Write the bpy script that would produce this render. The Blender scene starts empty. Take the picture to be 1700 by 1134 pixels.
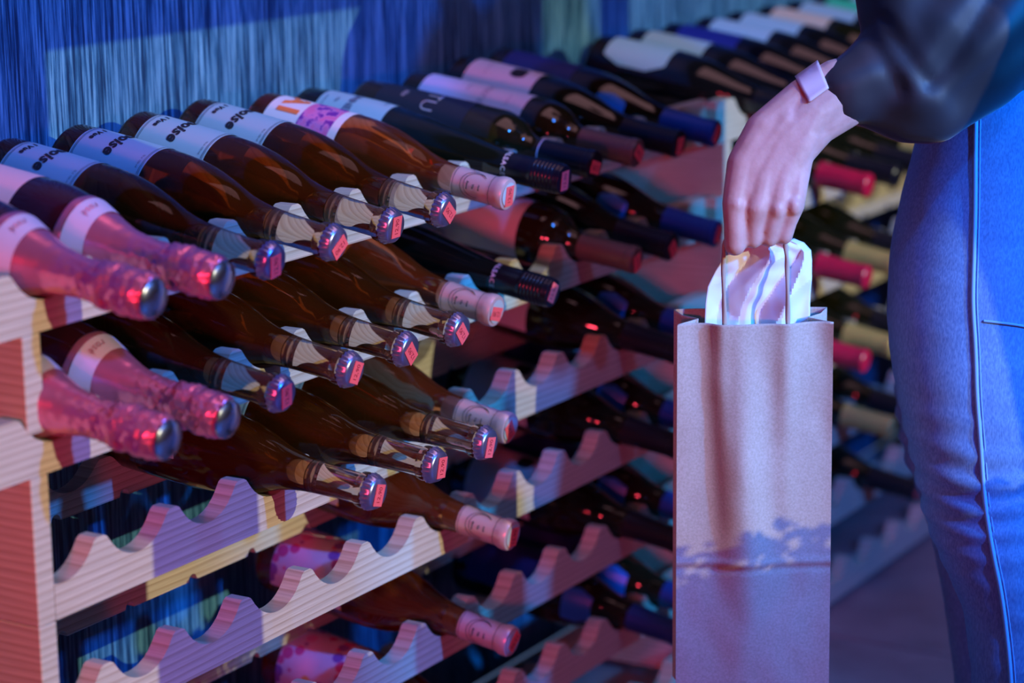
import bpy, bmesh, math, random
from mathutils import Vector, Matrix, noise
random.seed(7)
sc = bpy.context.scene
COL = sc.collection
PI = math.pi
Z0 = 0.78                                    # height of the top tier's rail peaks above the floor

# ------------------------------------------------------------------ camera
CAM = Vector((-1.4332, -1.3476, 0.3737 + Z0))
FW = Vector((0.83466551, 0.5050989, -0.21956454))
RT = Vector((0.51514626, -0.85700084, -0.01318683))
UP = Vector((0.19482765, 0.10210126, 0.97550885))
FPX = 4013.9
cd = bpy.data.cameras.new('camera'); cam = bpy.data.objects.new('camera', cd); COL.objects.link(cam)
m = Matrix((RT, UP, -FW)).transposed().to_4x4(); m.translation = CAM
cam.matrix_world = m
cd.sensor_width = 36; cd.lens = 85; cd.clip_start = .05; cd.clip_end = 60
cd.dof.use_dof = True; cd.dof.focus_distance = 2.33; cd.dof.aperture_fstop = 3.0; cd.dof.aperture_blades = 8
sc.camera = cam

def at(px, py, d):                            # a point of the place seen at that pixel, d metres deep
    return CAM + d * (FW + RT * ((px - 850) / FPX) - UP * ((py - 567) / FPX))

# ------------------------------------------------------------------ view, world, lights
vs = sc.view_settings
vs.view_transform = 'Standard'; vs.look = 'None'; vs.gamma = 1; vs.use_curve_mapping = False
vs.exposure = -0.08
try:
    sc.cycles.use_denoising = True
    sc.cycles.caustics_reflective = False; sc.cycles.caustics_refractive = False
    sc.cycles.sample_clamp_indirect = 4
except Exception: pass
w = bpy.data.worlds.new('world'); sc.world = w; w.use_nodes = True
w.node_tree.nodes['Background'].inputs[0].default_value = (.25, .4, .8, 1)
w.node_tree.nodes['Background'].inputs[1].default_value = .25

def light(name, kind, loc, tgt, energy, color, **kw):
    l = bpy.data.lights.new(name, kind); o = bpy.data.objects.new(name, l); COL.objects.link(o)
    o.location = loc; l.energy = energy; l.color = color
    o.rotation_euler = (Vector(tgt) - Vector(loc)).to_track_quat('-Z', 'Y').to_euler()
    for k, v in kw.items(): setattr(l, k, v)
    return o
SUND = Vector((.17, 1, -.285))
light('low_sun', 'SUN', (0, -6, 3), Vector((0, -6, 3)) + SUND, 1.8, (1, .97, .62), angle=math.radians(.12))
light('blue_stage_lamp', 'SPOT', (.25, -2.7, 2.2), (.6, 0, .55), 400, (.008, .19, 1), spot_size=1.35, spot_blend=.5, shadow_soft_size=.06)
light('blue_top_lamp', 'SPOT', (.25, -1.15, 2.6), (.85, .12, .82), 60, (.008, .22, 1), spot_size=.8, spot_blend=.6, shadow_soft_size=.05)
light('blue_side_lamp', 'SPOT', (.80, -2.85, 1.7), (1.0, -.5, .64), 480, (.004, .29, 1), spot_size=.38, spot_blend=.55, shadow_soft_size=.06)
light('red_left_lamp', 'SPOT', (-1.9, -.75, .95), (.02, .05, .55), 62, (1, .05, .10), spot_size=.45, spot_blend=.5, shadow_soft_size=.08)
light('red_front_lamp', 'SPOT', (-2.2, -1.45, .95), (.85, 0, .5), 84, (1, .06, .13), spot_size=.335, spot_blend=.22, shadow_soft_size=.10)
light('added_ceiling_fill', 'AREA', (.95, -.75, 2.62), (.95, -.75, 0), 10, (1, .52, .60), size=1.5)  # unseen soft fill, added to lift the ambient and give the glass pinkish reflections

# ------------------------------------------------------------------ materials
MATS = {}
def newmat(name):
    m = bpy.data.materials.new(name); m.use_nodes = True
    nt = m.node_tree; b = nt.nodes['Principled BSDF']
    MATS[name] = m
    return m, nt, b
def simple(name, col, rough=.5, metal=0, **kw):
    m, nt, b = newmat(name)
    b.inputs['Base Color'].default_value = (*col, 1); b.inputs['Roughness'].default_value = rough; b.inputs['Metallic'].default_value = metal
    for k, v in kw.items(): b.inputs[k].default_value = v
    return m
def coords(nt, scale, kind='Object', rot=(0, 0, 0)):
    t = nt.nodes.new('ShaderNodeTexCoord'); mp = nt.nodes.new('ShaderNodeMapping')
    mp.inputs['Scale'].default_value = scale; mp.inputs['Rotation'].default_value = rot
    nt.links.new(t.outputs[kind], mp.inputs['Vector']); return mp.outputs['Vector']
def tex_noise(nt, vec, scale, detail=3, rough=.55):
    n = nt.nodes.new('ShaderNodeTexNoise'); n.inputs['Scale'].default_value = scale
    n.inputs['Detail'].default_value = detail; n.inputs['Roughness'].default_value = rough
    nt.links.new(vec, n.inputs['Vector']); return n.outputs['Fac']
def ramp(nt, fac, stops):
    r = nt.nodes.new('ShaderNodeValToRGB'); e = r.color_ramp.elements
    while len(e) > 1: e.remove(e[-1])
    e[0].position = stops[0][0]; e[0].color = (*stops[0][1], 1)
    for p, c in stops[1:]:
        q = e.new(p); q.color = (*c, 1)
    nt.links.new(fac, r.inputs['Fac']); return r.outputs['Color']
def bump(nt, b, fac, strength, dist=.001):
    n = nt.nodes.new('ShaderNodeBump'); n.inputs['Strength'].default_value = strength; n.inputs['Distance'].default_value = dist
    nt.links.new(fac, n.inputs['Height']); nt.links.new(n.outputs['Normal'], b.inputs['Normal'])
def mixcol(nt, a, bb, fac, mode='MIX'):
    n = nt.nodes.new('ShaderNodeMix'); n.data_type = 'RGBA'; n.blend_type = mode
    if isinstance(fac, float): n.inputs[0].default_value = fac
    else: nt.links.new(fac, n.inputs[0])
    nt.links.new(a, n.inputs[6]); nt.links.new(bb, n.inputs[7]); return n.outputs[2]

def pine(name, seed, light_c=(.70, .60, .45), dark_c=(.50, .38, .26)):
    m, nt, b = newmat(name)
    v = coords(nt, (.10, .13, 1)); mp = v.node; mp.inputs['Location'].default_value = (seed, seed * .7, seed * .013)
    mp.inputs['Rotation'].default_value = (0, .008 * (seed % 3 - 1), 0)
    wv = nt.nodes.new('ShaderNodeTexWave'); wv.wave_type = 'BANDS'; wv.bands_direction = 'Z'; wv.wave_profile = 'SAW'
    wv.inputs['Scale'].default_value = 41; wv.inputs['Distortion'].default_value = 9; wv.inputs['Detail'].default_value = 2
    wv.inputs['Detail Scale'].default_value = .35
    nt.links.new(v, wv.inputs['Vector'])
    base = ramp(nt, wv.outputs['Fac'], [(0, light_c), (.55, tuple(.88 * c for c in light_c)), (.9, dark_c), (1, light_c)])
    v2 = coords(nt, (2, 2, 90)); fine = tex_noise(nt, v2, 8, 4)
    c2 = ramp(nt, fine, [(.3, (.80, .78, .76)), (.65, (1, 1, 1))])
    out = mixcol(nt, base, c2, 1.0, 'MULTIPLY')
    nt.links.new(out, b.inputs['Base Color']); b.inputs['Roughness'].default_value = .55
    bump(nt, b, wv.outputs['Fac'], .08, .0005)
    return m
PINES = [pine('pine_wood_%d' % i, 1.7 * i + .4) for i in range(4)]

def wallmat():
    m, nt, b = newmat('blue_painted_wood')
    v = coords(nt, (1, 1, .035)); n1 = tex_noise(nt, v, 300, 6, .65)
    v2 = coords(nt, (1, 1, .05)); n2 = tex_noise(nt, v2, 26, 4, .6)
    c1 = ramp(nt, n1, [(.40, (.005, .036, .09)), (.50, (.035, .155, .27)), (.62, (.16, .40, .56))])
    c2 = ramp(nt, n2, [(.3, (.62, .68, .75)), (.7, (1.15, 1.1, 1.05))])
    nt.links.new(mixcol(nt, c1, c2, 1.0, 'MULTIPLY'), b.inputs['Base Color'])
    b.inputs['Roughness'].default_value = .5; bump(nt, b, n1, .35, .0012)
    return m
wallmat()
simple('room_plaster', (.35, .30, .33), .8)
simple('ceiling_paint', (.10, .10, .12), .9)
def floormat():
    m, nt, b = newmat('floor_tile')
    n = tex_noise(nt, coords(nt, (1, 1, 1)), 9, 5)
    nt.links.new(ramp(nt, n, [(.3, (.22, .14, .14)), (.7, (.34, .23, .22))]), b.inputs['Base Color']); b.inputs['Roughness'].default_value = .42
floormat(); simple('grout', (.42, .36, .36), .8)

def glass(name, absorb, density, ior=1.38, rough=.0, tint=(1, 1, 1), haze=None):
    m, nt, b = newmat(name)
    nt.nodes.remove(b)
    g = nt.nodes.new('ShaderNodeBsdfGlass'); g.inputs['IOR'].default_value = ior; g.inputs['Roughness'].default_value = rough
    g.inputs['Color'].default_value = (*tint, 1)
    a = nt.nodes.new('ShaderNodeVolumeAbsorption'); a.inputs['Color'].default_value = (*absorb, 1); a.inputs['Density'].default_value = density
    o = nt.nodes['Material Output']
    surf = g.outputs[0]
    if haze:
        df = nt.nodes.new('ShaderNodeBsdfDiffuse'); df.inputs['Color'].default_value = (*haze[0], 1)
        mx = nt.nodes.new('ShaderNodeMixShader'); mx.inputs[0].default_value = haze[1]
        nt.links.new(g.outputs[0], mx.inputs[1]); nt.links.new(df.outputs[0], mx.inputs[2]); surf = mx.outputs[0]
    nt.links.new(surf, o.inputs['Surface']); nt.links.new(a.outputs[0], o.inputs['Volume'])
    return m
glass('rose_wine_glass', (.80, .50, .20), 92, haze=((.55, .15, .02), .05))
glass('neck_wine_glass', (.86, .70, .55), 48, haze=((.55, .30, .15), .08))
glass('salmon_wine_glass', (.88, .46, .26), 44, haze=((.62, .14, .03), .10))
def darkglass(name, col, trans=.0, rough=.05):
    return simple(name, col, rough, **{'Transmission Weight': trans, 'IOR': 1.5, 'Coat Weight': .3, 'Coat Roughness': .02})
darkglass('burgundy_glass', (.030, .004, .010))
darkglass('green_black_glass', (.006, .009, .005))
darkglass('black_glass', (.006, .006, .007))
darkglass('olive_glass', (.022, .019, .005))
darkglass('dark_olive_glass', (.011, .011, .004))
simple('label_pale', (.32, .52, .60), .6)
simple('label_white', (.80, .78, .82), .6)
simple('label_dark', (.012, .020, .034), .5)
simple('label_navy', (.02, .04, .22), .5)
simple('label_green', (.05, .55, .30), .5)
simple('label_sand', (.62, .52, .40), .6)
simple('label_pink', (.78, .45, .58), .6)
simple('ink_black', (.012, .012, .02), .6)
simple('ink_blue', (.10, .14, .22), .6)
simple('ink_grey', (.45, .47, .55), .6)
simple('ink_white', (.75, .78, .85), .6)
simple('ink_orange', (.85, .22, .06), .6)
simple('ink_red', (.30, .01, .02), .6)
simple('sticker_red', (1.0, .13, .13), .55)
simple('sticker_lilac', (.70, .50, .78), .55)
simple('foil_pink', (.88, .24, .42), .28, .75)
simple('foil_band', (.62, .48, .70), .5, .2)
simple('steel', (.62, .60, .66), .22, 1)
simple('crown_metal', (.42, .40, .62), .28, .9)
simple('clear_collar', (.42, .30, .24), .2, .3)
simple('film_pink', (.66, .46, .44), .35, .25)
simple('cap_black', (.008, .009, .014), .28)
simple('cap_bronze', (.22, .13, .10), .38, .5)
simple('cap_blue', (.008, .055, .26), .35)
simple('cap_red', (.65, .01, .05), .3)
simple('cap_gold', (.62, .48, .14), .4, .3)
simple('medallion_blue', (.02, .30, 1.0), .35)
simple('cork_grey', (.45, .55, .55), .5)
def flowerlabel():
    m, nt, b = newmat('label_flowers')
    v = coords(nt, (1, 1, 1))
    vo = nt.nodes.new('ShaderNodeTexVoronoi'); vo.inputs['Scale'].default_value = 58; nt.links.new(v, vo.inputs['Vector'])
    hs = nt.nodes.new('ShaderNodeSeparateColor'); nt.links.new(vo.outputs['Color'], hs.inputs[0])
    col = ramp(nt, hs.outputs[0], [(0, (.72, .10, .30)), (.3, (.78, .32, .55)), (.5, (.30, .12, .50)), (.7, (.72, .50, .14)), (.85, (.15, .22, .72)), (1, (.8, .4, .6))])
    col.node.color_ramp.interpolation = 'CONSTANT'
    mk = ramp(nt, vo.outputs['Distance'], [(.38, (0, 0, 0)), (.44, (1, 1, 1))])
    wh = nt.nodes.new('ShaderNodeRGB'); wh.outputs[0].default_value = (.76, .66, .80, 1)
    nt.links.new(mixcol(nt, col, wh.outputs[0], mk), b.inputs['Base Color']); b.inputs['Roughness'].default_value = .6
flowerlabel()
m, nt, b = newmat('flower_ink')
n = tex_noise(nt, coords(nt, (1, 1, 1)), 70, 4)
nt.links.new(ramp(nt, n, [(.40, (.72, .16, .42)), (.50, (.66, .22, .55)), (.56, (.20, .03, .35))]), b.inputs['Base Color'])
def kraft():
    m, nt, b = newmat('kraft_paper')
    n1 = tex_noise(nt, coords(nt, (1, 1, 1)), 420, 3); n2 = tex_noise(nt, coords(nt, (1, 1, 1)), 14, 3)
    c1 = ramp(nt, n1, [(.3, (.50, .38, .29)), (.7, (.63, .50, .41))]); c2 = ramp(nt, n2, [(.3, (.9, .9, .9)), (.7, (1, 1, 1))])
    nt.links.new(mixcol(nt, c1, c2, 1.0, 'MULTIPLY'), b.inputs['Base Color']); b.inputs['Roughness'].default_value = .75
    bump(nt, b, n1, .1, .0004)
kraft(); simple('paper_cord', (.50, .36, .27), .8); simple('white_tissue', (.86, .86, .90), .7)
def denim():
    m, nt, b = newmat('blue_denim')
    v = coords(nt, (1, 1, .25), rot=(.3, .2, .5)); n1 = tex_noise(nt, v, 700, 2); n2 = tex_noise(nt, coords(nt, (1, 1, 1)), 9, 3)
    c1 = ramp(nt, n1, [(.3, (.11, .22, .46)), (.7, (.22, .39, .66))]); c2 = ramp(nt, n2, [(.3, (.78, .8, .85)), (.7, (1.05, 1.05, 1.05))])
    nt.links.new(mixcol(nt, c1, c2, 1.0, 'MULTIPLY'), b.inputs['Base Color']); b.inputs['Roughness'].default_value = .8
    bump(nt, b, n1, .2, .0005)
denim(); simple('denim_seam', (.25, .46, .72), .7)
simple('black_satin', (.030, .024, .030), .58, **{'Sheen Weight': .2, 'Sheen Roughness': .35})
m, nt, b = newmat('skin')
n = tex_noise(nt, coords(nt, (1, 1, 1)), 60, 4)
nt.links.new(ramp(nt, n, [(.3, (.62, .32, .26)), (.7, (.74, .43, .36))]), b.inputs['Base Color'])
b.inputs['Roughness'].default_value = .5; b.inputs['Subsurface Weight'].default_value = .15
b.inputs['Subsurface Radius'].default_value = (.006, .002, .001); b.inputs['Subsurface Scale'].default_value = 1
bump(nt, b, tex_noise(nt, coords(nt, (1, 1, 1)), 240, 3), .25, .0006)
simple('nail', (.78, .55, .52), .3); simple('hair', (.05, .03, .02), .5); simple('shoe_leather', (.02, .02, .02), .4)
simple('band_pale', (.72, .52, .56), .5)
simple('leaf_green', (.08, .2, .05), .6); simple('planter', (.2, .15, .12), .7)

# ------------------------------------------------------------------ helpers
def link(name, me, mat, parent=None):
    o = bpy.data.objects.new(name, me); COL.objects.link(o)
    if mat and not me.materials: me.materials.append(MATS[mat] if isinstance(mat, str) else mat)
    if parent: o.parent = parent
    return o
def bm_mesh(name, bm, smooth=True, angle=None):
    bmesh.ops.recalc_face_normals(bm, faces=bm.faces)
    me = bpy.data.meshes.new(name)
    if smooth:
        for f in bm.faces: f.smooth = True
        if angle:
            for e in bm.edges:
                if len(e.link_faces) == 2 and e.calc_face_angle(0) > angle: e.smooth = False
    bm.to_mesh(me); bm.free(); return me
def thing(name, label, cat, loc=(0, 0, 0), group=None):
    o = bpy.data.objects.new(name, None); COL.objects.link(o); o.empty_display_size = .02
    o.location = loc; o['label'] = label; o['category'] = cat
    if group: o['group'] = group
    return o
def add_box(bm, lo, hi, bev=0):
    r = bmesh.ops.create_cube(bm, size=1); vs_ = r['verts']
    for v in vs_:
        v.co = Vector(((lo[i] + hi[i]) / 2 + v.co[i] * (hi[i] - lo[i]) for i in range(3)))
    if bev:
        bmesh.ops.bevel(bm, geom=list({e for v in vs_ for e in v.link_edges}), offset=bev, segments=2, affect='EDGES', profile=.5)
def box_mesh(name, lo, hi, bev=0):
    bm = bmesh.new(); add_box(bm, lo, hi, bev); return bm_mesh(name, bm, False)
def lathe_mesh(name, prof, seg=40, z_noise=None, angle=.6):
    bm = bmesh.new(); rings = []
    for k, (r, z) in enumerate(prof):
        if r < 1e-6: rings.append([bm.verts.new((0, 0, z))]); continue
        ring = []
        for s in range(seg):
            a = 2 * PI * s / seg; rr = r
            if z_noise: rr = z_noise(r, z, a)
            ring.append(bm.verts.new((rr * math.cos(a), rr * math.sin(a), z)))
        rings.append(ring)
    for A, B in zip(rings, rings[1:]):
        if len(A) == 1 and len(B) == 1: continue
        for s in range(seg):
            t = (s + 1) % seg
            if len(A) == 1: bm.faces.new((A[0], B[t], B[s]))
            elif len(B) == 1: bm.faces.new((A[s], A[t], B[0]))
            else: bm.faces.new((A[s], A[t], B[t], B[s]))
    return bm_mesh(name, bm, True, angle)
def smooth_prof(pts, n=6):
    """Catmull-Rom through (r, z) points"""
    out = []
    P = [pts[0]] + list(pts) + [pts[-1]]
    for i in range(1, len(P) - 2):
        p0, p1, p2, p3 = P[i - 1], P[i], P[i + 1], P[i + 2]
        for k in range(n):
            t = k / n; q = []
            for c in range(2):
                q.append(.5 * (2 * p1[c] + (p2[c] - p0[c]) * t + (2 * p0[c] - 5 * p1[c] + 4 * p2[c] - p3[c]) * t * t + (3 * p1[c] - p0[c] - 3 * p2[c] + p3[c]) * t ** 3))
            out.append(tuple(q))
    out.append(pts[-1]); return out
def r_at(prof, z):
    for (r0, z0), (r1, z1) in zip(prof, prof[1:]):
        if z0 <= z <= z1 and z1 > z0: return r0 + (r1 - r0) * (z - z0) / (z1 - z0)
    return prof[-1][0]
def wrap_sheet(name, prof, z0, z1, phi, half, off=.0004, n=28, m=4, corner=0):
    """a paper label lying on the glass from z0 to z1, centred on angle phi (degrees)"""
    bm = bmesh.new(); a0, a1 = math.radians(phi - half), math.radians(phi + half); g = []
    for j in range(m + 1):
        z = z0 + (z1 - z0) * j / m; row = []
        for i in range(n + 1):
            a = a0 + (a1 - a0) * i / n; zz = z
            if corner:                        # rounded ends
                e = min(i, n - i) / n
                if e < .12: zz = (z0 + z1) / 2 + (z - (z0 + z1) / 2) * (1 - corner * (1 - e / .12))
            r = r_at(prof, zz) + off
            row.append(bm.verts.new((r * math.cos(a), r * math.sin(a), zz)))
        g.append(row)
    for j in range(m):
        for i in range(n): bm.faces.new((g[j][i], g[j][i + 1], g[j + 1][i + 1], g[j + 1][i]))
    me = bm_mesh(name, bm); return me
_txt = {}
def text2d(body, size, shear=0, spacing=1.0, offset=0.0):
    key = (body, size, shear, spacing, offset)
    if key in _txt: return _txt[key]
    cu = bpy.data.curves.new('t', 'FONT'); cu.body = body; cu.size = size; cu.shear = shear; cu.space_character = spacing
    cu.offset = offset; cu.align_x = 'CENTER'; cu.align_y = 'CENTER'; cu.resolution_u = 3; cu.fill_mode = 'FRONT'
    o = bpy.data.objects.new('t', cu); COL.objects.link(o)
    me = bpy.data.meshes.new_from_object(o.evaluated_get(bpy.context.evaluated_depsgraph_get()))
    vv = [tuple(v.co) for v in me.vertices]; ff = [tuple(p.vertices) for p in me.polygons]
    bpy.data.objects.remove(o); bpy.data.curves.remove(cu); bpy.data.meshes.remove(me)
    _txt[key] = (vv, ff); return vv, ff
def lettering(name, prof, items, off=.0010):
    """items: (text, size, z, phi_deg, shear, spacing, bold) wrapped round the bottle; or ('-', z, phi0, phi1, width) lines"""
    V, F = [], []
    for it in items:
        if it[0] == '-':
            _, z, p0, p1, wd = it; n = 14; b0 = len(V)
            for i in range(n + 1):
                a = math.radians(p0 + (p1 - p0) * i / n)
                for s in (-.5, .5):
                    r = r_at(prof, z + s * wd) + off; V.append((r * math.cos(a), r * math.sin(a), z + s * wd))
            for i in range(n): F.append((b0 + 2 * i, b0 + 2 * i + 2, b0 + 2 * i + 3, b0 + 2 * i + 1))
            continue
        body, size, z, phi, sh, sp, bold = it
        vv, ff = text2d(body, size, sh, sp, bold); b0 = len(V); r0 = r_at(prof, z) + off
        for x, y, _ in vv:
            r = r_at(prof, z + y) + off; a = math.radians(phi) + x / r0
            V.append((r * math.cos(a), r * math.sin(a), z + y))
        F += [tuple(b0 + i for i in f) for f in ff]
    me = bpy.data.meshes.new(name); me.from_pydata(V, [], F); me.update(); return me
def flat_text(name, body, size, z, rot=0, bold=0):
    vv, ff = text2d(body, size, 0, 1, bold); c, s = math.cos(rot), math.sin(rot)
    me = bpy.data.meshes.new(name); me.from_pydata([(x * c - y * s, x * s + y * c, z) for x, y, _ in vv], [], ff); me.update(); return me

# ------------------------------------------------------------------ the room
def struct(name, me, mat, parent=None):
    o = link(name, me, mat, parent)
    if not parent: o['kind'] = 'structure'
    return o
YW = .278
struct('wall_back', box_mesh('wall_back', (-3.2, YW, 0), (5.2, YW + .1, 2.7)), 'blue_painted_wood')
struct('wall_left', box_mesh('wall_left', (-3.3, -3.4, 0), (-3.2, YW, 2.7)), 'room_plaster')
struct('wall_right', box_mesh('wall_right', (5.2, -3.4, 0), (5.3, YW, 2.7)), 'room_plaster')
struct('ceiling', box_mesh('ceiling', (-3.2, -3.4, 2.7), (5.2, YW, 2.8)), 'ceiling_paint')
# front wall with the shop window the low sun comes through
WX0, WX1, WZ0, WZ1 = -.62, 1.75, 1.17, 1.935
bm = bmesh.new()
add_box(bm, (-3.2, -3.3, 0), (5.2, -3.2, WZ0)); add_box(bm, (-3.2, -3.3, WZ1), (5.2, -3.2, 2.7))
add_box(bm, (-3.2, -3.3, WZ0), (WX0, -3.2, WZ1)); add_box(bm, (WX1, -3.3, WZ0), (5.2, -3.2, WZ1))
struct('wall_front', bm_mesh('wall_front', bm, False), 'room_plaster')
bm = bmesh.new()
for x0, x1 in ((-.379, -.234), (.325, .736), (.906, .976)): add_box(bm, (x0, -3.29, WZ0), (x1, -3.22, WZ1))
struct('window_1', bm_mesh('window_1', bm, False), 'room_plaster')
fl = struct('floor', box_mesh('floor', (-3.2, -3.4, -.1), (5.2, YW, -.004)), 'grout')
tile = box_mesh('tile', (-.2965, -.2965, -.02), (.2965, .2965, 0), .0015)
for i in range(-5, 9):
    for j in range(-6, 1):
        o = link('tile', tile, 'floor_tile', fl); o.location = (i * .6 + .05, j * .6 - .055, 0)
# ------------------------------------------------------------------ wine racks
RZ = [0, .1213, .2465, .363, .4808, .5985, .7165]        # depth of every tier's rail peaks below the top tier's
CR, CD = .045, .0275                                      # cradle radius and depth
def rail_mesh(name, x0, x1, centres, zb, y0, y1, depth=CD, notches=(), peak=0.0):
    hw = math.sqrt(CR ** 2 - (CR - depth) ** 2); cz = CR - depth
    xs = {x0, x1}
    for c in centres:
        for k in range(15):
            x = c - hw + 2 * hw * k / 14
            if x0 < x < x1: xs.add(round(x, 5))
        for e in (-hw - .004, hw + .004):
            if x0 < c + e < x1: xs.add(round(c + e, 5))
    for nx in notches:
        for k in range(9): xs.add(round(nx - .007 + .014 * k / 8, 5))
    xs = sorted(xs)
    def top(x):
        z = 0
        for c in centres:
            d = abs(x - c)
            if d < hw: z = min(z, cz - math.sqrt(CR ** 2 - d * d))
            elif d < hw + .0035: z = min(z, -.0022 * (1 - (d - hw) / .0035))
        return z + peak
    def bot(x):
        for nx in notches:
            d = abs(x - nx)
            if d < .007: return zb + math.sqrt(max(0, .007 ** 2 - d * d))
        return zb
    bm = bmesh.new(); R = []
    for x in xs:
        R.append([bm.verts.new(p) for p in ((x, y0, bot(x)), (x, y0, top(x)), (x, y1, top(x)), (x, y1, bot(x)))])
    for A, B in zip(R, R[1:]):
        for k in range(4): bm.faces.new((A[k], A[(k + 1) % 4], B[(k + 1) % 4], B[k]))
    bm.faces.new(R[0]); bm.faces.new(R[-1])
    return bm_mesh(name, bm, True, .5)
ORD = ['topmost', 'second from the top', 'third from the top', 'fourth from the top', 'fifth from the top', 'sixth from the top', 'lowest']
def rack(which, xl, xr, nslots, s0, yoff, group):
    cs = [s0 + .1 * (i + .5) for i in range(nslots)]
    for k in range(7):
        r = thing('wine_rack', 'pine wine rack tier with scalloped rail, %s of the %s stack' % (ORD[k], which), 'wine rack', (0, yoff, Z0 - RZ[k]), group)
        low = k >= 2
        x0 = xl + .022 if low else xl - (.045 if which == 'near' else .022)
        zb = -.058 if k == 2 else -.053
        pm = PINES[(k + (which == 'far')) % 4]
        link('front_rail', rail_mesh('front_rail', x0, xr, cs, zb, 0, .02), pm, r)
        link('rear_rail', rail_mesh('rear_rail', xl + .022, xr, cs, -.045, .165, .183, depth=.0215, notches=[s0 + .1 * i + .026 for i in range(1, nslots)]), PINES[(k + 2) % 4], r)
        if k >= 1:
            top = RZ[k] - RZ[k - 1] - (.0585 if k == 3 else .0535)
            bot = -.0165 if k == 1 else zb
            pan = box_mesh('end_panel', (xl, -.0005, bot), (xl + .0215, .185, top), .0012)
            link('end_panel', pan, PINES[(k + 1) % 4], r)
            if which == 'far':
                link('end_panel', box_mesh('end_panel', (xr + .0005, -.0005, bot), (xr + .022, .185, top), .0012), PINES[(k + 2) % 4], r)
rack('near', .0165, 1.288, 12, 0.0, 0.0, 'stacked pine rack tiers of the near column')
rack('far', 1.290, 2.425, 11, 1.312, -.015, 'stacked pine rack tiers of the far column')

# ------------------------------------------------------------------ bottles
def solid(prof_body):                       # close the bottle: punt below, flat top
    r0 = prof_body[0][0]; rt, zt = prof_body[-1]
    return [(0, .018), (r0 * .45, .012), (r0 * .8, .001), (r0 * .93, 0)] + [(r0 * .985, .0025)] + prof_body[0:] + [(rt * .9, zt + .001), (0, zt + .001)]
BURG = [(.0405, .006)] + smooth_prof([(.041, .05), (.041, .10), (.0408, .130), (.0375, .160), (.0300, .188), (.0215, .213), (.0170, .236), (.0152, .262), (.0146, .298)], 5)
BORD = [(.0370, .006)] + smooth_prof([(.0375, .05), (.0375, .12), (.0375, .172), (.0362, .190), (.0300, .206), (.0205, .218), (.0158, .230), (.0148, .250), (.0146, .292)], 5)
FLUTE = [(.0370, .006)] + smooth_prof([(.0378, .04), (.0378, .085), (.0365, .120), (.0325, .160), (.0265, .200), (.0205, .235), (.0165, .262), (.0150, .285), (.0146, .318)], 5)
CHAM = [(.0425, .006)] + smooth_prof([(.0432, .04), (.0432, .10), (.0430, .130), (.0375, .160), (.0285, .185), (.0205, .208), (.0165, .232), (.0155, .262), (.0152, .300)], 5)

def crown_prof(r, z):
    return [(0, z - .004), (r * .8, z - .004), (r * 1.12, z - .004), (r * 1.14, z - .002), (r * 1.06, z + .003), (r * .98, z + .0055), (r * .85, z + .0068), (0, z + .007)]
KINDS = {}
def kind(name, prof, glassmat, parts, desc, cat='bottle', objname='wine_bottle'):
    # parts: (part name, mesh, material, parent part index or None)
    KINDS[name] = dict(prof=prof, desc=desc, cat=cat, oname=objname,
                       parts=[('glass', lathe_mesh('glass_' + name, solid([q for q in prof if q[1] < .246] if name == 'amber' else prof), 44), glassmat, None)] + parts, L=None)
STK = bmesh.new(); add_box(STK, (-.0072, -.0105, 0), (.0072, .0105, .0004)); STK = bm_mesh('price_sticker', STK, False)
STK_T = flat_text('price_print', '12,90', .0075, .00055, PI / 2)
def sticker_parts(z, mat, idx):
    return [('price_sticker', STK, mat, None, z), ('price_print', STK_T, 'ink_red' if mat == 'sticker_red' else 'ink_blue', idx, 0)]

# 1 pink sparkling
p = CHAM
foil = [(r_at(p, .158) + .0008, .158), (r_at(p, .163) + .0013, .163)] + [(r_at(p, .163 + .011 * i) + .0013, .163 + .011 * i) for i in range(1, 9)]
foil += [(.0185, .258), (.0205, .264), (.0208, .272), (.0196, .279), (.0204, .288), (.0200, .298), (.0188, .306), (.0165, .3115), (0, .3125)]
def crumple(r, z, a):
    if z < .205: return r * (1 + .012 * math.sin(7 * a + 40 * z))
    k = min(1, (z - .205) / .05)
    return r * (1 + k * .10 * noise.noise(Vector((2.4 * math.cos(a), 2.4 * math.sin(a), z * 110))) + k * .10 * noise.noise(Vector((5 * math.cos(a), 5 * math.sin(a), z * 240))))
fine = []
for (r0, z0), (r1, z1) in zip(foil, foil[1:]):
    for q in range(5): fine.append((r0 + (r1 - r0) * q / 5, z0 + (z1 - z0) * q / 5))
fine.append(foil[-1])
kind('pink', p, 'burgundy_glass', [
    ('foil_capsule', lathe_mesh('foil_capsule', [(0, .16)] + fine, 56, crumple, 2), 'foil_pink', None, 0),
    ('foil_band', wrap_sheet('foil_band', p, .166, .186, 0, 180, .0024, 48), 'foil_band', None, 0),
    ('top_disc', lathe_mesh('top_disc', [(0, .3128), (.0155, .3128), (.0172, .3122), (.0168, .3142), (.0135, .3165), (.007, .3176), (0, .3178)], 36), 'steel', None, 0),
    ('label', wrap_sheet('label_pink', p, .028, .105, 100, 85), 'label_pink', None, 0),
    ('lettering', lettering('band_print', p, [('rosé', .010, .176, 110, .25, 1.1, 0)], .0031), 'foil_pink', 2, 0)],
    'pink-foiled sparkling wine bottle', objname='sparkling_wine_bottle')
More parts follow.
